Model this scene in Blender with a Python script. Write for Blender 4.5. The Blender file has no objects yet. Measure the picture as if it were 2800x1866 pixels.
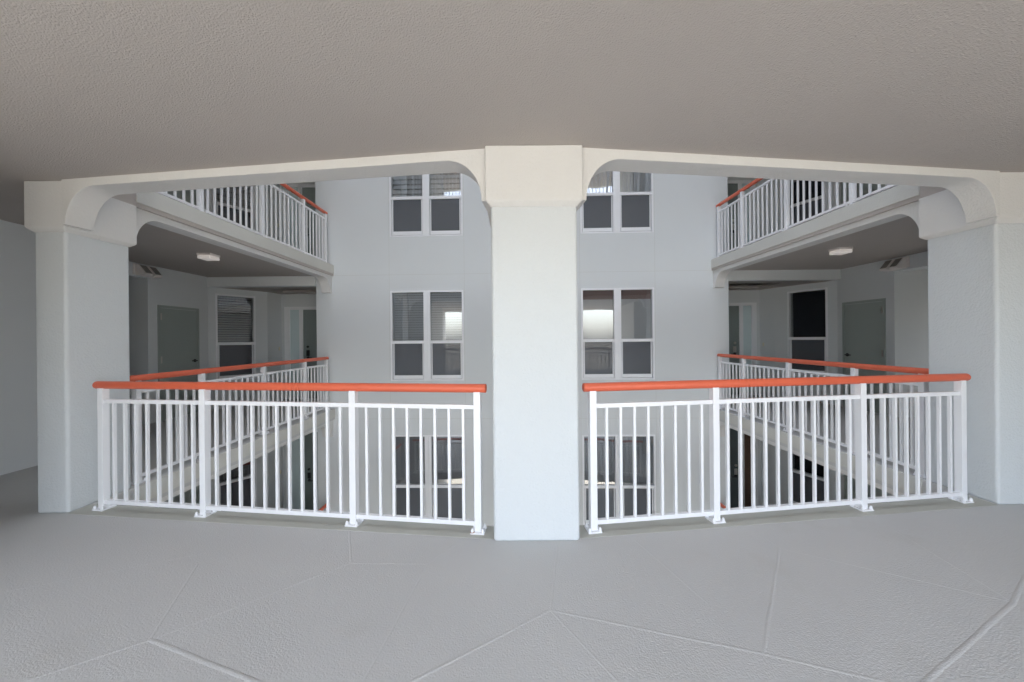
import bpy, bmesh, math, random
from mathutils import Matrix, Vector
random.seed(4)
R = math.radians
S = bpy.context.scene
COL = S.collection

# ------------------------------------------------------------------ camera
cd = bpy.data.cameras.new("camera")
cam = bpy.data.objects.new("camera", cd)
COL.objects.link(cam)
cd.sensor_width = 36.0
cd.lens = 36.0 * 985 / 2800
cd.shift_y = -6 / 2800
cd.clip_start = 0.02
cd.clip_end = 4000
cam.matrix_world = (Matrix.Translation((0, 0, 1.385)) @ Matrix.Rotation(R(90), 4, 'X')
                    @ Matrix.Rotation(R(-0.52), 4, 'Z'))
S.camera = cam

# ------------------------------------------------------------------ world, sun, exposure
SUN_EL, SUN_AZ = 52.0, 62.0          # azimuth clockwise from +Y: the sun stands behind the building
w = bpy.data.worlds.new("World")
S.world = w
w.use_nodes = True
nt = w.node_tree
bg = nt.nodes['Background']
sky = nt.nodes.new('ShaderNodeTexSky')
sky.sky_type = 'NISHITA'
sky.sun_disc = False
sky.sun_elevation = R(SUN_EL)
sky.sun_rotation = R(SUN_AZ)
sky.air_density = 1.0
sky.dust_density = 3.0
sky.ozone_density = 1.0
hs = nt.nodes.new('ShaderNodeHueSaturation')          # hazy coastal sky, paler than the clear-air model
hs.inputs['Saturation'].default_value = 0.52
nt.links.new(sky.outputs[0], hs.inputs['Color'])
nt.links.new(hs.outputs[0], bg.inputs[0])
bg.inputs[1].default_value = 0.15
ld = bpy.data.lights.new("sun", 'SUN')
ld.energy = 3.0
ld.angle = R(0.5)
ld.color = (1.0, 0.95, 0.88)
sun = bpy.data.objects.new("sun", ld)
COL.objects.link(sun)
sd = Vector((math.sin(R(SUN_AZ)) * math.cos(R(SUN_EL)), math.cos(R(SUN_AZ)) * math.cos(R(SUN_EL)), math.sin(R(SUN_EL))))
sun.rotation_euler = sd.to_track_quat('Z', 'Y').to_euler()
sun.location = (30, 30, 40)
S.view_settings.view_transform = 'Standard'
S.view_settings.look = 'None'
S.view_settings.gamma = 1
S.view_settings.exposure = 3.5
S.cycles.max_bounces = 14
S.cycles.diffuse_bounces = 10
S.cycles.glossy_bounces = 6
S.cycles.transparent_max_bounces = 24
S.cycles.caustics_reflective = False
S.cycles.caustics_refractive = False
S.cycles.use_denoising = True

# ------------------------------------------------------------------ materials
def new_mat(name):
    m = bpy.data.materials.new(name)
    m.use_nodes = True
    return m, m.node_tree, m.node_tree.nodes['Principled BSDF']

def tone(nt, b, col, var, scale, detail=3.0, spot=None):
    """low-contrast patchy colour"""
    tc = nt.nodes.new('ShaderNodeTexCoord')
    n = nt.nodes.new('ShaderNodeTexNoise')
    n.inputs['Scale'].default_value = scale
    n.inputs['Detail'].default_value = detail
    nt.links.new(tc.outputs['Object'], n.inputs['Vector'])
    mx = nt.nodes.new('ShaderNodeMix')
    mx.data_type = 'RGBA'
    mx.inputs[6].default_value = (*[c * (1 - var) for c in col], 1)
    mx.inputs[7].default_value = (*[min(1, c * (1 + var)) for c in col], 1)
    nt.links.new(n.outputs['Fac'], mx.inputs[0])
    nt.links.new(mx.outputs[2], b.inputs['Base Color'])
    return tc, mx

def bump(nt, b, tc, layers, dist):
    """layers: (kind, scale, weight)"""
    acc = None
    for kind, sc, wt in layers:
        if kind == 'noise':
            t = nt.nodes.new('ShaderNodeTexNoise')
            t.inputs['Scale'].default_value = sc
            t.inputs['Detail'].default_value = 4
            out = t.outputs['Fac']
        else:
            t = nt.nodes.new('ShaderNodeTexVoronoi')
            t.feature = 'SMOOTH_F1'
            t.inputs['Scale'].default_value = sc
            out = t.outputs['Distance']
        nt.links.new(tc.outputs['Object'], t.inputs['Vector'])
        mu = nt.nodes.new('ShaderNodeMath')
        mu.operation = 'MULTIPLY'
        mu.inputs[1].default_value = wt
        nt.links.new(out, mu.inputs[0])
        if acc is None:
            acc = mu
        else:
            ad = nt.nodes.new('ShaderNodeMath')
            ad.operation = 'ADD'
            nt.links.new(acc.outputs[0], ad.inputs[0])
            nt.links.new(mu.outputs[0], ad.inputs[1])
            acc = ad
    bp = nt.nodes.new('ShaderNodeBump')
    bp.inputs['Distance'].default_value = dist
    bp.inputs['Strength'].default_value = 1.0
    nt.links.new(acc.outputs[0], bp.inputs['Height'])
    nt.links.new(bp.outputs[0], b.inputs['Normal'])

def stucco(name, col, var=0.04, layers=(('noise', 60, 1.0),), dist=0.003, rough=0.85, tscale=1.2):
    m, nt, b = new_mat(name)
    tc, mx = tone(nt, b, col, var, tscale)
    bump(nt, b, tc, layers, dist)
    b.inputs['Roughness'].default_value = rough
    b.inputs['Specular IOR Level'].default_value = 0.25
    return m

def plain(name, col, rough=0.5, metal=0.0, var=0.02, scale=4.0, spec=0.5):
    m, nt, b = new_mat(name)
    tone(nt, b, col, var, scale)
    b.inputs['Roughness'].default_value = rough
    b.inputs['Metallic'].default_value = metal
    b.inputs['Specular IOR Level'].default_value = spec
    return m

M = {}
M['column'] = stucco('column_stucco', (0.635, 0.66, 0.675), 0.03, (('noise', 70, 1.0), ('noise', 22, 0.6)), 0.004)
M['wall'] = stucco('wall_paint', (0.69, 0.715, 0.73), 0.025, (('noise', 120, 0.5),), 0.0012)
M['beam'] = stucco('beam_stucco', (0.70, 0.69, 0.675), 0.02, (('noise', 70, 1.0), ('noise', 22, 0.6)), 0.004)
M['ceiling'] = stucco('ceiling_texture', (0.49, 0.448, 0.418), 0.05, (('noise', 125, 1.0), ('voronoi', 150, 0.4), ('noise', 9, 0.3)), 0.0042)
M['joint'] = stucco('joint_paint', (0.61, 0.62, 0.61), 0.02)
M['fascia'] = stucco('slab_edge_paint', (0.62, 0.61, 0.57), 0.05, (('noise', 50, 1.0),), 0.002, tscale=3)
M['outer'] = stucco('outer_wall_paint', (0.62, 0.61, 0.58), 0.03)

# floor: gritty coating, faint stains
m, nt_, b = new_mat('floor_coating')
tc, mx = tone(nt_, b, (0.565, 0.56, 0.55), 0.06, 0.9, 5)
sp = nt_.nodes.new('ShaderNodeTexNoise')
sp.inputs['Scale'].default_value = 2.1
sp.inputs['Detail'].default_value = 6
nt_.links.new(tc.outputs['Object'], sp.inputs['Vector'])
cr = nt_.nodes.new('ShaderNodeValToRGB')
cr.color_ramp.elements[0].position = 0.60
cr.color_ramp.elements[1].position = 0.78
nt_.links.new(sp.outputs['Fac'], cr.inputs[0])
m2 = nt_.nodes.new('ShaderNodeMix')
m2.data_type = 'RGBA'
m2.inputs[7].default_value = (0.49, 0.475, 0.44, 1)
mm = nt_.nodes.new('ShaderNodeMath'); mm.operation = 'MULTIPLY'; mm.inputs[1].default_value = 0.45
nt_.links.new(cr.outputs[0], mm.inputs[0])
nt_.links.new(mm.outputs[0], m2.inputs[0])
nt_.links.new(mx.outputs[2], m2.inputs[6])
nt_.links.new(m2.outputs[2], b.inputs['Base Color'])
# sparse dark specks of grit
vs = nt_.nodes.new('ShaderNodeTexVoronoi'); vs.inputs['Scale'].default_value = 2.3
nt_.links.new(tc.outputs['Object'], vs.inputs['Vector'])
lt = nt_.nodes.new('ShaderNodeMath'); lt.operation = 'LESS_THAN'; lt.inputs[1].default_value = 0.011
nt_.links.new(vs.outputs['Distance'], lt.inputs[0])
m3 = nt_.nodes.new('ShaderNodeMix'); m3.data_type = 'RGBA'
m3.inputs[7].default_value = (0.12, 0.10, 0.09, 1)
nt_.links.new(lt.outputs[0], m3.inputs[0])
nt_.links.new(m2.outputs[2], m3.inputs[6])
nt_.links.new(m3.outputs[2], b.inputs['Base Color'])
bump(nt_, b, tc, (('noise', 120, 1.0), ('voronoi', 140, 0.3), ('noise', 14, 0.15)), 0.0024)
b.inputs['Roughness'].default_value = 0.62
b.inputs['Specular IOR Level'].default_value = 0.35
M['floor'] = m
M['strip'] = stucco('smooth_concrete', (0.47, 0.465, 0.42), 0.08, (('noise', 20, 1.0),), 0.0015, rough=0.6, tscale=5)

M['white_rail'] = plain('white_powder_coat', (0.84, 0.84, 0.86), 0.38)
M['red'] = plain('orange_red_handrail', (0.70, 0.135, 0.065), 0.42, var=0.06, scale=7, spec=0.5)
M['white_frame'] = plain('white_window_frame', (0.86, 0.87, 0.90), 0.4)
M['seal'] = plain('window_gap', (0.10, 0.10, 0.11), 0.6)
M['door'] = plain('grey_green_door', (0.37, 0.415, 0.395), 0.5, spec=0.35)
M['entry'] = plain('entry_door_paint', (0.25, 0.29, 0.28), 0.45)
M['dark_entry'] = plain('dark_entry_door_paint', (0.10, 0.125, 0.13), 0.45)
M['brown_screen'] = plain('brown_woven_screen', (0.16, 0.085, 0.05), 0.7, var=0.3, scale=60)
M['black'] = plain('black_hardware', (0.02, 0.02, 0.022), 0.3)
M['steel'] = plain('brushed_steel', (0.6, 0.58, 0.55), 0.35, metal=0.9)
M['white_plastic'] = plain('white_plastic', (0.80, 0.76, 0.74), 0.4)
M['bell'] = plain('cream_bell_button', (0.75, 0.70, 0.55), 0.4)
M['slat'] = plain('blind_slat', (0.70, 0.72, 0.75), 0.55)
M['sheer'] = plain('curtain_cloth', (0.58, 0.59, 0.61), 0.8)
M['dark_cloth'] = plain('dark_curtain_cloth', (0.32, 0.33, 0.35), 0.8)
M['valance'] = plain('brown_valance', (0.20, 0.10, 0.08), 0.7)
M['inside'] = plain('dark_room', (0.05, 0.055, 0.065), 0.9)
M['lens'] = plain('dark_lamp_lens', (0.26, 0.25, 0.235), 0.3)
M['diffuser'] = plain('lamp_diffuser', (0.85, 0.82, 0.78), 0.4)
M['diffuser'].node_tree.nodes['Principled BSDF'].inputs['Emission Color'].default_value = (1, 0.9, 0.85, 1)
M['diffuser'].node_tree.nodes['Principled BSDF'].inputs['Emission Strength'].default_value = 0.022
M['frost'] = plain('frosted_sidelight', (0.66, 0.77, 0.79), 0.18)
M['rust'] = plain('rust_stain', (0.28, 0.12, 0.05), 0.8)
M['ground'] = stucco('pale_sand', (0.235, 0.225, 0.195), 0.2, (('noise', 2, 1.0),), 0.02, tscale=0.05)

# brown woven grid on the screen door
mt = M['brown_screen']; n_ = mt.node_tree
b = n_.nodes['Principled BSDF']
br = n_.nodes.new('ShaderNodeTexBrick')
br.offset = 0
br.inputs['Color1'].default_value = (0.17, 0.09, 0.055, 1)
br.inputs['Color2'].default_value = (0.14, 0.075, 0.045, 1)
br.inputs['Mortar'].default_value = (0.05, 0.03, 0.02, 1)
br.inputs['Scale'].default_value = 1.0
br.inputs['Brick Width'].default_value = 0.035
br.inputs['Row Height'].default_value = 0.03
br.inputs['Mortar Size'].default_value = 0.005
tcx = n_.nodes.new('ShaderNodeTexCoord')
mp = n_.nodes.new('ShaderNodeMapping')
mp.inputs['Rotation'].default_value = (R(90), 0, 0)
n_.links.new(tcx.outputs['Object'], mp.inputs[0])
n_.links.new(mp.outputs[0], br.inputs['Vector'])
n_.links.new(br.outputs['Color'], b.inputs['Base Color'])

def glass_mat(name, tint, gain):
    m = bpy.data.materials.new(name)
    m.use_nodes = True
    nt = m.node_tree
    nt.nodes.remove(nt.nodes['Principled BSDF'])
    out = nt.nodes['Material Output']
    tr = nt.nodes.new('ShaderNodeBsdfTransparent')
    tr.inputs[0].default_value = (*tint, 1)
    gl = nt.nodes.new('ShaderNodeBsdfGlossy')
    gl.inputs['Roughness'].default_value = 0.0
    fr = nt.nodes.new('ShaderNodeFresnel')
    fr.inputs[0].default_value = 1.5
    mu = nt.nodes.new('ShaderNodeMath')
    mu.operation = 'MULTIPLY'
    mu.use_clamp = True
    mu.inputs[1].default_value = gain
    nt.links.new(fr.outputs[0], mu.inputs[0])
    mx = nt.nodes.new('ShaderNodeMixShader')
    nt.links.new(mu.outputs[0], mx.inputs[0])
    nt.links.new(tr.outputs[0], mx.inputs[1])
    nt.links.new(gl.outputs[0], mx.inputs[2])
    nt.links.new(mx.outputs[0], out.inputs[0])
    return m
M['glass'] = glass_mat('window_glass', (0.78, 0.81, 0.83), 6.0)

m = bpy.data.materials.new('insect_screen')
m.use_nodes = True
nt_ = m.node_tree
b = nt_.nodes['Principled BSDF']
b.inputs['Base Color'].default_value = (0.15, 0.16, 0.18, 1)
b.inputs['Roughness'].default_value = 0.8
b.inputs['Alpha'].default_value = 0.68
M['screen'] = m

# ------------------------------------------------------------------ mesh helpers
class MB:
    def __init__(self, F=None):
        self.bm = bmesh.new()
        self.F = F if F is not None else Matrix.Identity(4)
    def quadbox(self, c):
        v = [self.bm.verts.new(self.F @ Vector(p)) for p in c]
        for f in ((0, 1, 2, 3), (7, 6, 5, 4), (0, 4, 5, 1), (1, 5, 6, 2), (2, 6, 7, 3), (3, 7, 4, 0)):
            self.bm.faces.new([v[i] for i in f])
    def box(self, x0, x1, y0, y1, z0, z1):
        self.quadbox([(x0, y0, z0), (x1, y0, z0), (x1, y1, z0), (x0, y1, z0),
                      (x0, y0, z1), (x1, y0, z1), (x1, y1, z1), (x0, y1, z1)])
        return self
    def prism(self, pts, a0, a1, axis='y'):
        """pts in the plane across axis; extruded from a0 to a1"""
        def P(p, a):
            if axis == 'y': return Vector((p[0], a, p[1]))
            if axis == 'z': return Vector((p[0], p[1], a))
            return Vector((a, p[0], p[1]))
        A = [self.bm.verts.new(self.F @ P(p, a0)) for p in pts]
        B = [self.bm.verts.new(self.F @ P(p, a1)) for p in pts]
        self.bm.faces.new(A)
        self.bm.faces.new(B[::-1])
        n = len(pts)
        for i in range(n):
            self.bm.faces.new([A[i], A[(i + 1) % n], B[(i + 1) % n], B[i]])
        return self
    def cyl(self, p0, p1, r, seg=20, r2=None):
        p0, p1 = Vector(p0), Vector(p1)
        d = (p1 - p0).normalized()
        a = d.orthogonal().normalized()
        c = d.cross(a)
        r2 = r if r2 is None else r2
        A, B = [], []
        for i in range(seg):
            t = 2 * math.pi * i / seg
            o = a * math.cos(t) + c * math.sin(t)
            A.append(self.bm.verts.new(self.F @ (p0 + o * r)))
            B.append(self.bm.verts.new(self.F @ (p1 + o * r2)))
        self.bm.faces.new(A[::-1])
        self.bm.faces.new(B)
        for i in range(seg):
            j = (i + 1) % seg
            self.bm.faces.new([A[i], A[j], B[j], B[i]])
        return self
    def dome(self, c, r, h, seg=14):
        prev = None
        for k in range(5):
            t = k / 5 * math.pi / 2
            ring = [self.bm.verts.new(self.F @ Vector((c[0] + r * math.cos(t) * math.cos(2 * math.pi * i / seg),
                    c[1] + r * math.cos(t) * math.sin(2 * math.pi * i / seg), c[2] + h * math.sin(t)))) for i in range(seg)]
            if prev:
                for i in range(seg):
                    j = (i + 1) % seg
                    self.bm.faces.new([prev[i], prev[j], ring[j], ring[i]])
            prev = ring
        top = self.bm.verts.new(self.F @ Vector((c[0], c[1], c[2] + h)))
        for i in range(seg):
            self.bm.faces.new([prev[i], prev[(i + 1) % seg], top])
        return self
    def wall(self, u0, u1, z0, z1, holes, depth):
        """face at y=0 of the frame with real openings whose reveals go to y=depth"""
        us = sorted({u0, u1, *[h[0] for h in holes], *[h[1] for h in holes]})
        zs = sorted({z0, z1, *[h[2] for h in holes], *[h[3] for h in holes]})
        V = {}
        def v(u, y, z):
            k = (round(u, 5), round(y, 5), round(z, 5))
            if k not in V: V[k] = self.bm.verts.new(self.F @ Vector(k))
            return V[k]
        def hole(a, b):
            if not (0 <= a < len(us) - 1 and 0 <= b < len(zs) - 1): return False
            uc, zc = (us[a] + us[a + 1]) / 2, (zs[b] + zs[b + 1]) / 2
            return any(h[0] < uc < h[1] and h[2] < zc < h[3] for h in holes)
        for a in range(len(us) - 1):
            for b in range(len(zs) - 1):
                A, B, C, D = us[a], us[a + 1], zs[b], zs[b + 1]
                if hole(a, b): continue
                for y in (0, depth):
                    self.bm.faces.new([v(A, y, C), v(B, y, C), v(B, y, D), v(A, y, D)])
                if a == 0 or hole(a - 1, b):
                    self.bm.faces.new([v(A, 0, C), v(A, depth, C), v(A, depth, D), v(A, 0, D)])
                if a == len(us) - 2 or hole(a + 1, b):
                    self.bm.faces.new([v(B, 0, C), v(B, depth, C), v(B, depth, D), v(B, 0, D)])
                if b == 0 or hole(a, b - 1):
                    self.bm.faces.new([v(A, 0, C), v(B, 0, C), v(B, depth, C), v(A, depth, C)])
                if b == len(zs) - 2 or hole(a, b + 1):
                    self.bm.faces.new([v(A, 0, D), v(B, 0, D), v(B, depth, D), v(A, depth, D)])
        return self
    def build(self, name, mat, parent=None, bevel=0, seg=2, smooth=False, loc=None):
        bmesh.ops.recalc_face_normals(self.bm, faces=self.bm.faces)
        me = bpy.data.meshes.new(name)
        if smooth:
            for f in self.bm.faces: f.smooth = True
        self.bm.to_mesh(me)
        self.bm.free()
        me.materials.append(M[mat])
        return link(name, me, parent, bevel, seg, smooth)

def link(name, me, parent=None, bevel=0, seg=2, smooth=False):
    o = bpy.data.objects.new(name, me)
    COL.objects.link(o)
    if parent: o.parent = parent
    if bevel:
        md = o.modifiers.new('bevel', 'BEVEL')
        md.width = bevel
        md.segments = seg
        md.limit_method = 'ANGLE'
        md.angle_limit = R(35)
    if smooth:
        md = o.modifiers.new('edges', 'EDGE_SPLIT')
        md.split_angle = R(40)
    return o

def thing(name, label, cat, loc=(0, 0, 0), rz=0, group=None):
    o = bpy.data.objects.new(name, None)
    o.empty_display_size = 0.2
    COL.objects.link(o)
    o.location = loc
    o.rotation_euler = (0, 0, rz)
    o['label'] = label
    o['category'] = cat
    if group: o['group'] = group
    return o

def tag(o, label, cat, group=None):
    o['label'] = label
    o['category'] = cat
    if group: o['group'] = group
    return o

def struct(o):
    o['kind'] = 'structure'
    return o

def copy_tree(o, parent=None):
    c = o.copy()
    COL.objects.link(c)
    if parent: c.parent = parent
    for ch in list(o.children):
        copy_tree(ch, c)
    return c

def frame(o, u, n):
    """local x = along the wall, local y = into the wall, local z = up"""
    u = Vector((*u, 0)).normalized()
    n = Vector((*n, 0)).normalized()
    F = Matrix.Identity(4)
    F.col[0][:3] = u
    F.col[1][:3] = n
    F.col[2][:3] = (0, 0, 1)
    F.col[3][:3] = (o[0], o[1], o[2] if len(o) > 2 else 0)
    return F

PITCH = 2.90
CX = 0.16
LV = {-1: 'one floor down', 0: 'on the photographer\'s floor', 1: 'one floor up', 2: 'two floors up'}

# ------------------------------------------------------------------ ground outside
g = struct(MB().box(-1500, 1500, -2500, 1500, -14.3, -14).build('ground', 'ground'))

# ------------------------------------------------------------------ slabs
YO = -2.4            # plane of the open outer side behind the camera
NE = 3.09            # rear corner of the near slab beside the side columns
HOLE = [(3.93, NE), (CX, 2.63), (-3.60, NE)]
def slab_poly():
    return [(-7.8, YO), (8.1, YO), (8.1, 8.9), (3.93, 8.9)] + HOLE + [(-3.60, 8.9), (-7.8, 8.9)]

def slab(level, name, mat):
    z = PITCH * level
    mb = MB()
    mb.prism(slab_poly(), z - 0.21, z, 'z')
    o = mb.build(name, mat)
    return struct(o)

def joint_ridges(mb):
    J = dict(a=(-2.845, 2.011), b=(-2.008, 2.367), J1=(-1.696, 1.676), c=(-2.008, 1.478), d=(-1.052, 1.464), e=(-1.968, 2.24),
             J2=(-1.014, 2.241), f=(-1.195, 2.619), J3=(-0.53, 2.226), g=(-0.341, 2.507), h=(-0.604, 1.56), J4=(0.184, 1.837),
             i=(-0.415, 1.463), j=(0.3, 2.445), J5=(1.086, 1.573), k=(0.41, 1.46), J6=(1.739, 2.358), l=(1.482, 1.441),
             m=(1.731, 2.475), J7=(2.579, 1.861), n=(1.637, 1.439), o=(3.004, 2.107), p=(2.71, 2.55), q=(0.83, 2.463), r=(1.006, 1.872))
    segs = [('a', 'b', .5), ('J1', 'c', .8), ('J1', 'd', 1.5), ('J1', 'e', .6), ('J1', 'J2', .8), ('J2', 'f', .6), ('J2', 'J3', .5),
            ('J3', 'g', .6), ('J3', 'h', .5), ('J4', 'i', .8), ('J4', 'j', .5), ('J4', 'J5', .8), ('J4', 'k', .4), ('J5', 'J6', 1.0),
            ('J5', 'l', .8), ('J6', 'm', .5), ('J6', 'J7', .4), ('J7', 'n', 1.5), ('J7', 'o', 1.5), ('J7', 'p', .4), ('q', 'r', .4)]
    ext = {'c': 1.3, 'd': 1.2, 'i': 1.3, 'l': .9, 'n': 1.2, 'o': 1.0, 'k': .4, 'h': .3}
    for A, B, wdt in segs:
        p, q = Vector(J[A]), Vector(J[B])
        if B in ext: q = q + (q - p).normalized() * ext[B]
        d = (q - p).normalized()
        n = Vector((-d.y, d.x))
        h = 0.0004 + 0.0011 * wdt
        prof = [(-0.009, -0.0004), (-0.004, h * .75), (0, h), (0.004, h * .75), (0.009, -0.0004)]
        rows = []
        steps = max(2, int((q - p).length / 0.12))
        for s in range(steps + 1):
            c = p + (q - p) * (s / steps) + n * random.uniform(-0.0015, 0.0015)
            rows.append([mb.bm.verts.new(Vector((c.x + n.x * a * (0.6 + wdt * .6), c.y + n.y * a * (0.6 + wdt * .6), b))) for a, b in prof])
        for s in range(steps):
            for k in range(4):
                mb.bm.faces.new([rows[s][k], rows[s][k + 1], rows[s + 1][k + 1], rows[s + 1][k]])

# the photographer's floor, with its raised seams
mb = MB()
mb.prism(slab_poly(), -0.21, 0, 'z')
joint_ridges(mb)
floor = struct(mb.build('floor', 'floor'))
slab(1, 'ceiling', 'ceiling')
slab(-1, 'lower_floor', 'floor')
slab(2, 'upper_ceiling', 'ceiling')
slab(3, 'third_ceiling', 'ceiling')
slab(4, 'roof', 'ceiling')
struct(MB().box(-7.8, 8.1, YO, 9.4, -2 * PITCH - .21, -2 * PITCH).build('bottom_floor', 'floor'))

# smooth concrete strip under the near railings
for s in (-1, 1):
    def X(v): return CX + s * (v - CX) if s > 0 else v
    pts = [(CX - 0.30, 2.49), (-3.61, 2.918), (-3.61, NE - .005), (CX - 0.30, 2.655)]
    pts = [(p[0] if s < 0 else 2 * CX - p[0], p[1]) for p in pts]
    if s > 0: pts[1] = (3.925, 2.918); pts[2] = (3.925, NE - .005)
    struct(MB().prism(pts, -0.001, 0.0018, 'z').build('concrete_strip', 'strip'))

# ------------------------------------------------------------------ columns
def column(x0, x1, y0, y1, level, label):
    z = PITCH * level
    t = thing('column', label, 'column', ((x0 + x1) / 2, (y0 + y1) / 2, z), 0, 'stucco columns round the light well')
    a, b = (x1 - x0) / 2, (y1 - y0) / 2
    top = 2.69
    MB().box(-a, a, -b, b, -0.003 if level > -2 else 0, 2.30).build('shaft', 'column', t, bevel=0.022, seg=4)
    e = 0.035
    mb = MB()
    V = []
    for off, zz in ((0, 2.285), (e, 2.318), (e, top)):
        V.append([mb.bm.verts.new((sx * (a + off), sy * (b + off), zz)) for sx, sy in ((-1, -1), (1, -1), (1, 1), (-1, 1))])
    for k in range(2):
        for i in range(4):
            j = (i + 1) % 4
            mb.bm.faces.new([V[k][i], V[k][j], V[k + 1][j], V[k + 1][i]])
    mb.bm.faces.new(V[0]); mb.bm.faces.new(V[2])
    mb.build('capital', 'beam', t, bevel=0.009, seg=3)
    return t

FL = {-1: ' one floor down', 0: '', 1: ' one floor up', 2: ' two floors up'}
for L in (-1, 0, 1, 2):
    if L == 0:
        labs = ('broad white stucco column in the middle between the two railings',
                'grey-white column at the left edge with a dark passage beyond it',
                'grey-white column cut off by the right edge of the picture')
    else:
        labs = tuple('stucco column %s of the light well%s' % (a, FL[L]) for a in ('at the front middle', 'at the front left corner', 'at the front right corner'))
    column(CX - .297, CX + .293, 2.46, 2.98, L, labs[0])
    column(-3.877, -3.62, 2.926, 3.42, L, labs[1])
    column(3.94, 4.50, 2.926, 3.42, L, labs[2])

# ------------------------------------------------------------------ arched beams
def arch_profile(Ln, foot, bot, top, r0, r1, f0=0.035, f1=0.035, foot1=None):
    foot1 = foot if foot1 is None else foot1
    pts = [(0, top), (0, foot)]
    for k in range(0, 15):
        t = k / 14 * math.pi / 2
        pts.append((r0 - (r0 - f0) * math.cos(t), foot + (bot - foot) * math.sin(t)))
    for k in range(14, -1, -1):
        t = k / 14 * math.pi / 2
        pts.append((Ln - r1 + (r1 - f1) * math.cos(t), foot1 + (bot - foot1) * math.sin(t)))
    pts += [(Ln, foot1), (Ln, top)]
    return pts

def beam(p0, p1, n, width, level, label, r0=.29, r1=.30, foot=2.33, foot1=None, f1=.035, bot=2.625):
    z = PITCH * level
    p0, p1 = Vector(p0), Vector(p1)
    ang = math.atan2((p1 - p0).y, (p1 - p0).x)
    t = MB()
    Ln = (p1 - p0).length
    u = (p1 - p0).normalized()
    left = Vector((-u.y, u.x))
    s = 1 if left.dot(Vector(n)) > 0 else -1
    t.prism(arch_profile(Ln, foot, bot, 2.692, r0, r1, foot1=foot1, f1=f1), 0, s * width, 'y')
    o = t.build('arched_beam', 'beam', None, bevel=0.004, seg=2)
    o.location = (p0.x, p0.y, z)
    o.rotation_euler = (0, 0, ang)
    tag(o, label, 'beam', 'arched beams round the light well')
    return o

for L in (-1, 0, 1, 2):
    if L == 0:
        labs = ('cream arched beam under the ceiling above the left front railing',
                'cream arched beam under the ceiling above the right front railing',
                'beam along the far left walkway under the upper red-railed balcony',
                'beam along the far right walkway under the upper red-railed balcony')
    else:
        labs = tuple('arched beam %s of the light well%s' % (a, FL[L]) for a in ('at the front left', 'at the front right', 'along the left side', 'along the right side'))
    beam((-0.165, 2.464), (-3.587, 2.875), (0, 1), .185, L, labs[0])
    beam((0.485, 2.464), (3.907, 2.875), (0, 1), .185, L, labs[1])
    beam((-3.63, 3.452), (-3.63, 7.298), (-1, 0), .185, L, labs[2], r0=.27, r1=.34, foot=2.33, foot1=2.345, f1=.08)
    beam((3.955, 3.452), (3.955, 7.075), (1, 0), .185, L, labs[3], r0=.27, r1=.34, foot=2.33, foot1=2.345, f1=.08)

# projecting painted edge bands of the slabs (upper fascia band)
FW_ = {-1: 'one floor down', 0: 'at the height of this floor', 1: 'one floor up'}
for L in (-1, 0, 1):
    for nm, x0, x1, y1 in (('left', -3.612, -3.59, 7.297), ('right', 3.92, 3.942, 7.068)):
        o = MB().box(x0, x1, 3.46, y1, PITCH * L - .168, PITCH * L + .0015).build('slab_edge', 'fascia', None, bevel=.004)
        tag(o, 'pale concrete slab edge under the %s side railing, %s' % (nm, FW_[L]), 'slab edge', 'slab edges of the side walkways')

# ------------------------------------------------------------------ railings
POST, BAL = 0.05, 0.019
def rail_meshes():
    D = {}
    def me(name, mb, mat, bevel=0):
        o = mb.build(name, mat, None)
        D[name] = o.data
        bpy.data.objects.remove(o)
    me('baluster', MB().box(-BAL / 2, BAL / 2, -BAL / 2, BAL / 2, 0.076, 0.884), 'white_rail')
    me('post', MB().box(-POST / 2, POST / 2, -POST / 2, POST / 2, 0.008, 1.004), 'white_rail')
    mb = MB().box(-.05, .05, -.05, .05, 0.0, 0.010)
    for sx in (-1, 1):
        for sy in (-1, 1):
            mb.cyl((sx * .038, sy * .038, .010), (sx * .038, sy * .038, .022), .0125, 6)
            mb.dome((sx * .038, sy * .038, .022), .010, .016)
    me('base_plate', mb, 'white_rail')
    return D
RM = rail_meshes()

def railing(p0, p1, bays, label, level=0, e0=.065, e1=.065, depth_sign=1, group='white railings with red handrails'):
    """p0->p1 first and last post centres; bays = gap counts"""
    z = PITCH * level
    p0, p1 = Vector(p0), Vector(p1)
    Ln = (p1 - p0).length
    t = thing('railing', label, 'railing', (p0.x, p0.y, z), math.atan2((p1 - p0).y, (p1 - p0).x), group)
    n = sum(bays)
    step = Ln / n
    mb = MB()
    mb.cyl((-e0, 0, 1.031), (Ln + e1, 0, 1.031), .0315, 32)
    mb.build('handrail', 'red', t, bevel=.006, seg=3, smooth=True)
    k = 0
    stops = [0]
    for b in bays: stops.append(stops[-1] + b)
    for s in stops:
        po = link('post', RM['post'], t, bevel=.002)
        po.location = (s * step, 0, .002 if level == 0 else 0)
        bp = link('base_plate', RM['base_plate'], po, bevel=.0012)
    for a, b in zip(stops[:-1], stops[1:]):
        x0, x1 = a * step + POST / 2 - .001, b * step - POST / 2 + .001
        MB().box(x0, x1, -.017, .017, .882, .914).build('top_rail', 'white_rail', t, bevel=.002)
        MB().box(x0, x1, -.017, .017, .047, .078).build('bottom_rail', 'white_rail', t, bevel=.002)
        nn = b - a
        for i in range(1, nn):
            o = link('baluster', RM['baluster'], t)
            o.location = (a * step + i * step, 0, 0)
    return t

def rust(t):
    """rusty seat under the front nut of the last post"""
    bp = [c for c in t.children if c.name.startswith('post')][-1].children[0]
    MB().cyl((-.038, -.038, .0102), (-.038, -.038, .0125), .0165, 14).build('rust_stain', 'rust', bp)

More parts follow.
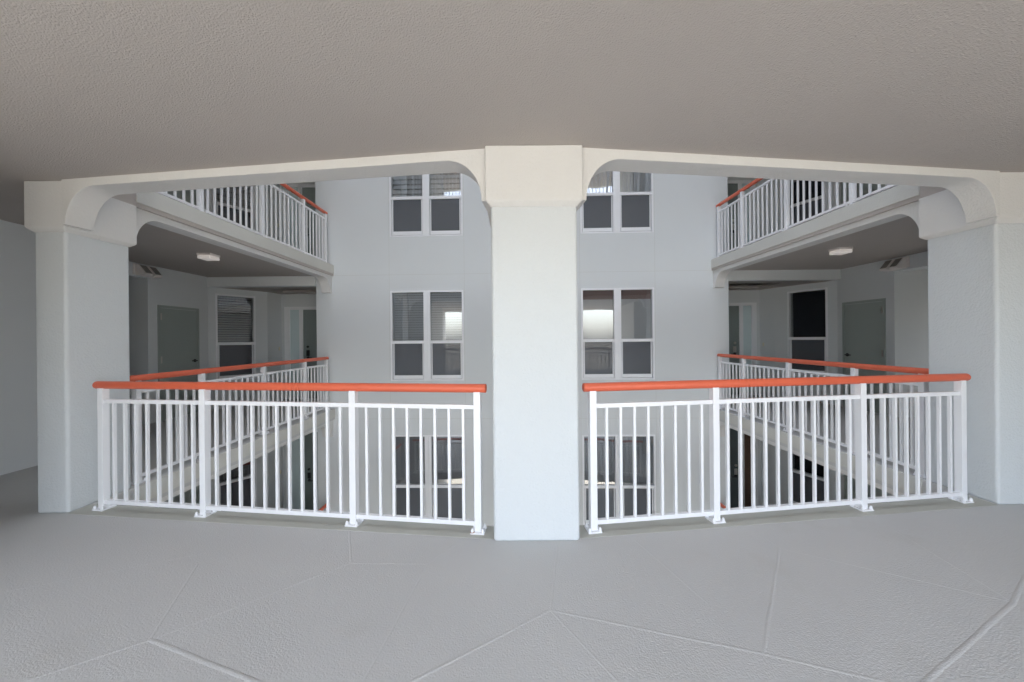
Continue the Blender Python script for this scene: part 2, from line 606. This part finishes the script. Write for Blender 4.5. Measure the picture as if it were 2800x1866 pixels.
nL = Vector((.409, 3.16)).normalized() * .026
for L in (-1, 0, 1, 2):
    a = (-0.2555 + .003, 2.569 + .026)
    bb = (-3.415 + .003, 2.978 + .026)
    if L == 0:
        lab = ('nearest white railing left of the middle column, bright orange-red handrail', 'nearest white railing right of the middle column, bright orange-red handrail')
    else:
        lab = ('front left railing of the light well' + FL[L], 'front right railing of the light well' + FL[L])
    rl = railing(bb, a, (9, 12, 9), lab[0], L)
    if L == 0: rust(rl)
    railing((2 * CX - a[0], a[1]), (2 * CX - bb[0], bb[1]), (9, 12, 9), lab[1], L)
for L in (-1, 0, 1):
    w_ = {-1: 'lowest', 0: 'middle', 1: 'upper'}[L]
    sub = {-1: 'barely visible, only its red handrail end shows', 0: 'running back behind the front railing', 1: 'running along the balcony overhead'}[L]
    railing((-3.70, 3.545), (-3.70, 7.165), (7, 10, 10, 7), 'left side railing, %s of three floors, %s' % (w_, sub), L, e0=.09, e1=.05)
    railing((4.02, 3.525), (4.02, 6.965), (7, 10, 10, 7), 'right side railing, %s of three floors, %s' % (w_, sub), L, e0=.09, e1=.05)

# ------------------------------------------------------------------ windows
def pane_mesh(mb, u0, u1, y, z0, z1, bow, nx=10, nz=12):
    """slightly bowed sheet of glass"""
    V = []
    for j in range(nz + 1):
        row = []
        for i in range(nx + 1):
            a, b = i / nx, j / nz
            d = bow * (1 - (2 * a - 1) ** 2) * (1 - (2 * b - 1) ** 2)
            row.append(mb.bm.verts.new(mb.F @ Vector((u0 + (u1 - u0) * a, y + d, z0 + (z1 - z0) * b))))
        V.append(row)
    for j in range(nz):
        for i in range(nx):
            mb.bm.faces.new([V[j][i], V[j][i + 1], V[j + 1][i + 1], V[j + 1][i]])

def drape_mesh(mb, u0, u1, y, z0, z1, amp, wl, seed=0):
    rnd = random.Random(seed)
    n = int((u1 - u0) / 0.008)
    ph = rnd.random() * 6
    P = []
    for i in range(n + 1):
        u = u0 + (u1 - u0) * i / n
        P.append((u, y + amp * math.sin(u / wl * 6.28 + ph + 1.4 * math.sin(u * 9 + ph)) + .4 * amp * math.sin(u / wl * 15)))
    for (a, b), (c, d) in zip(P[:-1], P[1:]):
        v = [mb.bm.verts.new(mb.F @ Vector(q)) for q in ((a, b, z0), (c, d, z0), (c, d, z1), (a, b, z1))]
        mb.bm.faces.new(v)

SLAT_TILT = {'dark_blind': 38}
ZB, ZT, ZM = 0.56, 2.37, 1.335
def window(parent, F, u0, u1, sashes, dz, cover, label=None, seed=0, bows=None):
    """double (or single) hung window set in the wall frame F"""
    zb, zt, zm = ZB + dz, ZT + dz, ZM + dz
    fw, mull = 0.034, 0.138
    mb = MB(F)
    D0, D1 = -.010, .085
    mb.box(u0, u0 + fw, D0, D1, zb, zt)
    mb.box(u1 - fw, u1, D0, D1, zb, zt)
    mb.box(u0 + fw, u1 - fw, D0 + .002, D1, zt - fw, zt)
    mb.box(u0 + fw, u1 - fw, D0 + .012, D1, zb, zb + .028)
    uc = (u0 + u1) / 2
    if sashes == 2:
        cells = [(u0 + fw, uc - mull / 2), (uc + mull / 2, u1 - fw)]
        mb.box(uc - mull / 2, uc - .012, D0 + .001, D1, zb, zt - fw + .001)
        mb.box(uc + .012, uc + mull / 2, D0 + .001, D1, zb, zt - fw + .001)
        mb.box(uc - .012, uc + .012, D0 - .004, D1, zb, zt - fw + .001)
    else:
        cells = [(u0 + fw, u1 - fw)]
    gl, sc, gap = MB(F), MB(F), MB(F)
    cov = []
    for ci, (a, b) in enumerate(cells):
        mb.box(a, b, D0 + .006, D1, zm - .028, zm + .030)
        # lower sash: stiles, bottom rail, dark track gaps
        mb.box(a + .012, a + .032, .012, .05, zb + .034, zm - .03)
        mb.box(b - .032, b - .012, .012, .05, zb + .034, zm - .03)
        mb.box(a + .012, b - .012, .006, .05, zb + .036, zb + .108)
        gap.box(a, b, .055, .06, zb + .02, zm - .02)
        pane_mesh(gl, a - .002, b + .002, .030, zm + .02, zt - fw + .003, (bows or (.0018, .0022))[ci])
        pane_mesh(gl, a + .03, b - .03, .040, zb + .1, zm - .02, .001)
        v = [sc.bm.verts.new(F @ Vector(p)) for p in ((a + .03, .022, zb + .10), (b - .03, .022, zb + .10), (b - .03, .022, zm - .02), (a + .03, .022, zm - .02))]
        sc.bm.faces.new(v)
    gap.bm.free()
    w_ = mb.build('window', 'white_frame', parent, bevel=.0018)
    if label: w_['label'] = label
    gl.build('glass', 'glass', w_, smooth=True)
    sc.build('insect_screen', 'screen', w_)
    tracks = MB(F)
    for a, b in cells:
        tracks.box(a, a + .012, .0425, .0535, zb + .03, zm - .025)
        tracks.box(b - .012, b, .0425, .0535, zb + .03, zm - .025)
    tracks.build('track', 'seal', w_)
    A, B = u0 + .02, u1 - .02
    if cover in ('blind', 'wide_blind', 'dark_blind'):
        pitch, dep, y = {'blind': (.050, .026, .120), 'wide_blind': (.100, .050, .125), 'dark_blind': (.05, .03, .12)}[cover]
        bl = MB(F)
        zz = zb + .05
        while zz < zt - .05:
            c, s_ = math.cos(R(SLAT_TILT.get(cover, 62))), math.sin(R(SLAT_TILT.get(cover, 62)))
            h = dep if cover != 'wide_blind' else .052
            for a, b in cells:
                p = [(a - .01, y - h * c, zz - h * s_), (b + .01, y - h * c, zz - h * s_), (b + .01, y + h * c, zz + h * s_), (a - .01, y + h * c, zz + h * s_)]
                q = [(x_, y_ + .002, z_) for x_, y_, z_ in p]
                bl.quadbox(p + q)
            zz += pitch
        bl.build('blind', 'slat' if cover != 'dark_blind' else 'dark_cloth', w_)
        if cover == 'wide_blind':
            c2 = MB(F); drape_mesh(c2, A, B, .19, zb, zt, .012, .09, seed); c2.build('curtain', 'sheer', w_, smooth=True)
    elif cover in ('curtain', 'dark_curtain'):
        c2 = MB(F); drape_mesh(c2, A, B, .15, zb, zt, .018, .11, seed)
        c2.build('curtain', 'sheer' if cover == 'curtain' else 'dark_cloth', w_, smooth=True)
    elif cover == 'shade':
        MB(F).box(A, B, .11, .115, zb, zt - .05).build('shade', 'sheer', w_)
        MB(F).box(A, B, .09, .108, zt - .21, zt - .03).build('valance', 'valance', w_)
    return w_

# ------------------------------------------------------------------ end wall
EF = frame((-3.958, 7.30, 0), (1, -.029), (.029, 1))
EW = 8.215
WL, WR = (1.518, 2.992), (5.338, 6.768)
wall_t = thing('end_wall', 'tall pale grey wall with stacked white windows across the light well', 'wall', (0, 0, 0))
holes = []
for L in (-1, 0, 1):
    for a, b in (WL, WR):
        holes.append((a, b, ZB + PITCH * L, ZT + PITCH * L))
MB(EF).wall(0, EW, -2 * PITCH, 4 * PITCH - .21, holes, .25).build('wall', 'wall', wall_t)
MB(EF).box(.02, EW - .02, .26, 1.5, -2 * PITCH + .01, 4 * PITCH - .22).build('dark_rooms', 'inside', wall_t)
mb = MB(EF)
for L in (-1, 0, 1, 2):
    z = PITCH * L - .205
    xs = [0.002, WL[0] - .004, WL[0] + .001, WL[1], WL[1] + .005, WR[0] - .005, WR[0], WR[1], WR[1] + .005, EW - .002]
    mb.box(.002, EW - .002, -.0012, .001, z - .003, z + .003)
for u in (WL[0] - .022, WL[1] + .022, WR[0] - .022, WR[1] + .022):
    mb.box(u - .003, u + .003, -.0014, .001, -PITCH, 3 * PITCH - .3)
mb.build('control_joint', 'joint', wall_t)
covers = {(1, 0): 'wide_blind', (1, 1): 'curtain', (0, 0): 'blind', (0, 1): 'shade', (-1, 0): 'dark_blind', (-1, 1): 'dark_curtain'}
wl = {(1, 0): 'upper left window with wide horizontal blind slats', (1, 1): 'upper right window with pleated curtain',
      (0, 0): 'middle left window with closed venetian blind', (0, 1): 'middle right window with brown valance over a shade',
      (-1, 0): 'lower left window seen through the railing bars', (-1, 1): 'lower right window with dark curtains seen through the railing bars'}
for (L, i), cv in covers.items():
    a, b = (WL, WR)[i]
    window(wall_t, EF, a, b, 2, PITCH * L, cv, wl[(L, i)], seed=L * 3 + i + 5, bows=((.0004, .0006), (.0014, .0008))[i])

# ------------------------------------------------------------------ wings: corridor walls, doors, alcoves
def lever(parent, F, u, z, sgn, plate=True):
    mb = MB(F)
    mb.cyl((u, 0, z), (u, -.012, z), .032, 18)
    mb.cyl((u, -.01, z), (u, -.055, z), .011, 12)
    mb.box(min(u, u + sgn * .11), max(u, u + sgn * .11), -.062, -.045, z - .010, z + .010)
    return mb.build('handle', 'black', parent, bevel=.002)

def wing(side, L):
    left = side < 0
    dz = PITCH * L
    if left:
        XO, XN, XE = -6.14, -5.38, -3.958
        A, B, C = (-6.14, 7.28), (-5.52, 8.135), (-5.47, 8.56)
        wu = (.119, .824)
        yE = 7.30
        Yd0, Yd1 = 6.24, 7.06
        ent = (-5.39, -5.26, -5.04, -4.95, -4.05)
    else:
        XO, XN, XE = 6.46, 5.70, 4.254
        A, B, C = (6.46, 7.15), (6.0, 8.22), (5.89, 8.56)
        wu = (.159, .898)
        yE = 7.062
        Yd0, Yd1 = 6.22, 7.03
        ent = (5.80, 5.68, 5.48, 5.39, 4.49)
    o = side
    name = {-1: 'left', 1: 'right'}[side]
    lv = {-1: 'on the floor below', 0: 'on this floor', 1: 'on the floor above'}[L]
    t = thing('corridor_wall', '%s side corridor walls with grey door, window and entry alcove %s' % (name, lv), 'wall', (0, 0, dz),
              0, 'corridor walls either side of the light well')
    top = 2.689
    def bx(mb, x0, x1, *r):
        mb.box(min(x0, x1), max(x0, x1), *r)
    # solid wall masses
    mb = MB()
    bx(mb, XN, o * 7.8 + (.3 if not left else 0), YO + .01, 4.75, .001, top)
    mb.build('wall', 'wall', t)
    FW = frame((XO, 6.08), (0, 1), (o, 0))
    ye = A[1] - .002
    mb = MB(FW)
    mb.wall(0, ye - 6.08, .001, top, [(Yd0 - 6.08, Yd1 - 6.08, -.01, 2.03)] if False else [], .9)
    mb.box(-1.33, 0.0, 0, .28, 2.46, top - .001)          # header over the side passage
    mb.build('wall', 'wall', t)
    # grey service door with frame
    fr = MB(FW)
    a, b = Yd0 - 6.08, Yd1 - 6.08
    fr.box(a - .0, a + .045, -.014, .003, .001, 2.03)
    fr.box(b - .045, b, -.014, .003, .001, 2.03)
    fr.box(a + .045, b - .045, -.014, .003, 1.985, 2.03)
    dr = MB(FW).box(a + .048, b - .048, -.006, .003, .012, 1.98).build('door', 'door', t, bevel=.001)
    fr.build('door_frame', 'door', dr, bevel=.002)
    FD = FW.copy()
    lever(dr, frame((XO - o * .006, 6.08), (0, 1), (o, 0)), b - .10, 1.02, -1)
    for zh in (.25, 1.07, 1.83):
        MB(FW).box(a + .040, a + .062, -.022, -.001, zh - .06, zh + .06).build('hinge', 'steel', dr, bevel=.002)
    # diagonal wall with window
    u = Vector(B) - Vector(A)
    ln = u.length
    nn = (-u.y, u.x) if left else (u.y, -u.x)
    if left: nn = (-u.y, u.x)
    else: nn = (u.y, -u.x)
    FG = frame(A, u, nn)
    MB(FG).wall(0, ln, .001, 2.6, [(wu[0], wu[1], ZB, ZT)], .20).build('wall', 'wall', t)
    MB(FG).box(-.3, ln + .3, .21, .5, .001, 2.6).build('dark_room', 'inside', t)
    cov = {(-1, 0): 'dark_blind', (-1, 1): 'curtain', (-1, -1): 'none', (1, 0): 'none', (1, 1): 'none', (1, -1): 'none'}[(side, L)]
    if (side, L) == (-1, 1): cov = 'wide_blind'
    window(t, FG, wu[0], wu[1], 1, 0, cov, None, seed=3)
    # short return wall, back wall
    v = Vector(C) - Vector(B)
    nv = (-v.y, v.x) if left else (v.y, -v.x)
    FR = frame(B, v, nv)
    MB(FR).box(0, v.length + .1, 0, .2, .001, 2.6).build('wall', 'wall', t)
    MB(FR).box(v.length - .10, v.length - .07, -.012, .001, 1.16, 1.24).build('doorbell', 'bell', t, bevel=.003)
    mb = MB()
    bx(mb, C[0] + o * .4, XE - o * .3, 8.56, 8.85, .001, 2.6)
    mb.build('wall', 'wall', t)
    # header in line with the end wall, and the tray soffit of the alcove
    mb = MB()
    bx(mb, XO + o * .1, XE - o * .002, yE - .04 if left else yE + .0, yE + .12, 2.49, top - .001)
    mb.build('header', 'wall', t, bevel=.003)
    mb = MB()
    s0, s1 = min(XO + o * .2, XE), max(XO + o * .2, XE)
    h0, h1 = sorted((XE - o * -.35, C[0] - o * .25))
    y0_, y1_ = yE + .122, 8.57
    mb.box(s0, h0, y0_, y1_, 2.492, 2.55)
    mb.box(h1, s1, y0_, y1_, 2.492, 2.55)
    mb.box(h0 + .0005, h1 - .0005, y0_, yE + .42, 2.4925, 2.549)
    mb.box(h0 + .0005, h1 - .0005, 8.22, y1_, 2.4925, 2.549)
    mb.build('soffit', 'ceiling', t)
    # entry door with sidelight
    def hx(mb, x0, x1, y0, y1, z0, z1): bx(mb, x0, x1, y0, y1, z0, z1)
    f = MB()
    hx(f, ent[0], ent[1], 8.53, 8.562, .001, 2.12)
    hx(f, ent[2], ent[3], 8.53, 8.562, .001, 2.12)
    hx(f, ent[0], ent[4] - o * .1, 8.528, 8.562, 2.12, 2.19)
    dm = 'entry' if not (side > 0 and L == -1) else 'dark_entry'
    d = MB(); hx(d, ent[3] - o * .003, ent[4], 8.545, 8.565, .01, 2.118)
    dr = d.build('entry_door', dm, t, bevel=.001)
    f.build('door_frame', 'white_frame', dr, bevel=.004)
    # raised panels
    p = MB()
    xa, xb = ent[3] - o * .14, ent[3] - o * .41
    for z0, z1 in ((.2, .95), (1.15, 1.95)):
        hx(p, xa, xb, 8.540, 8.546, z0, z1)
    p.build('door_panel', dm, dr, bevel=.002)
    g_ = MB(); hx(g_, ent[1], ent[2], 8.550, 8.560, .08, 2.119)
    sl = 'frost' if not (side > 0 and L == -1) else 'brown_screen'
    g_.build('sidelight', sl, dr)
    FB = frame((ent[3] - o * .115, 8.545), (1, 0), (0, 1))
    hh = lever(dr, FB, 0, .98, -o)
    mb = MB(FB).box(-.035, .035, -.02, 0, 1.02, 1.16)
    mb.cyl((0, 0, 1.24), (0, -.03, 1.24), .028, 16)
    mb.build('lock', 'black' if left else 'steel', dr, bevel=.003)
    # wedge-shaped twin lamp over the side passage
    yl = 5.86
    e = thing('wall_light', 'twin-hooded emergency light above the %s side passage %s' % (name, lv), 'wall light', (XO - o * .001, yl, dz + 2.47), 0,
              'emergency lights above the side passages')
    MB().box(-.012, .012, -.02, .34, .02, .20).build('back_plate', 'white_plastic', e, bevel=.003)
    for k in (0, 1):
        y = .02 + k * .16
        h = MB()
        # wedge: tall at the wall, pointing into the corridor
        pts = [(0, .19), (-o * .05, .19), (-o * .17, .04), (-o * .14, .01), (0, .01)]
        h.prism(pts, y, y + .13, 'y')
        hd = h.build('lamp_head', 'white_plastic', e, bevel=.004)
        l = MB()
        nrm = Vector((-o * .78, 0, .62)).normalized()
        q = [(-o * .060, .180), (-o * .163, .052)]
        off = nrm * .0025
        vs = []
        for (x_, z_) in q:
            for yy in (y + .012, y + .118):
                vs.append((x_ + off.x, yy, z_ + off.z))
        V = [l.bm.verts.new(c) for c in (vs[0], vs[1], vs[3], vs[2])]
        l.bm.faces.new(V)
        l.build('lens', 'lens', hd)
    # square ceiling lamp
    if left: cxl, cyl_ = -4.52, 5.38
    else: cxl, cyl_ = 4.92, 5.38
    c = thing('ceiling_light', 'small square white ceiling lamp in the %s side corridor %s' % (name, lv), 'ceiling light', (cxl, cyl_, dz + 2.69), 0,
              'square ceiling lamps in the side corridors')
    MB().box(-.10, .10, -.095, .095, -.030, .0).build('lamp_base', 'white_plastic', c, bevel=.003)
    MB().box(-.097, .097, -.092, .092, -.082, -.031).build('diffuser', 'diffuser', c, bevel=.012, seg=3)
    return t

for L in (-1, 0, 1):
    for s in (-1, 1):
        wing(s, L)

# ------------------------------------------------------------------ outer shell behind the camera and far ends
sh = thing('outer_facade', 'outer building walls behind the photographer, open to the sky', 'wall', (0, 0, -14))
H_ = 14 + 4 * PITCH
Z0 = 14 - 2 * PITCH
XA, XB = -3.75, 4.15
MB().box(-7.8, XA, YO - .22, YO - .002, 0, H_).build('wall', 'outer', sh)
MB().box(XB, 8.1, YO - .22, YO - .002, 0, H_).build('wall', 'outer', sh)
MB().box(-7.8, XA, YO + .001, -.501, Z0, H_ - .3).build('side_light_block', 'outer', sh)  # unseen side blocks, added to hold light back from the corridors
MB().box(-7.8, XA + .4, -.5, 1.7, Z0, H_ - .3).build('side_light_block', 'outer', sh)
MB().box(XB, 8.1, YO + .001, .9, Z0, H_ - .3).build('side_light_block', 'outer', sh)
# side walls; a small opening lets daylight into each right-hand side passage
ph = [(5.05 - YO + .22, 5.40 - YO + .22, 14 + PITCH * L + 1.1, 14 + PITCH * L + 1.9) for L in (-1, 0, 1, 2)]
MB(frame((-8.0, YO - .22), (0, 1), (1, 0))).wall(0, 9.6 - YO + .22, 0, H_, [(p[0] + .1, p[1] - .1, p[2] + .3, p[3]) for p in ph], .198).build('side_wall', 'outer', sh)
MB(frame((8.3, YO - .22), (0, 1), (-1, 0))).wall(0, 9.6 - YO + .22, 0, H_, ph, .198).build('side_wall', 'outer', sh)
MB().box(-8.0, 8.3, 9.402, 9.6, 0, H_).build('wall', 'outer', sh)
MB().box(XA + .001, XB - .001, YO - .22, YO - .002, 0, Z0).build('wall', 'outer', sh)
mb = MB()
for L in (-1, 0, 1, 2, 3, 4):
    mb.box(XA + .001, XB - .001, YO - .22, YO - .002, 14 + PITCH * L - .22, 14 + PITCH * L + .0)
mb.build('lintel', 'outer', sh)
# unseen tall masses added to keep direct sun out of the light well
MB().box(-8.0, 8.3, 7.31, 9.6, H_ + .01, 54).build('sun_block', 'outer', sh)
MB().box(4.3, 8.3, YO - .22, 7.3, H_ + .01, 54).build('sun_block', 'outer', sh)
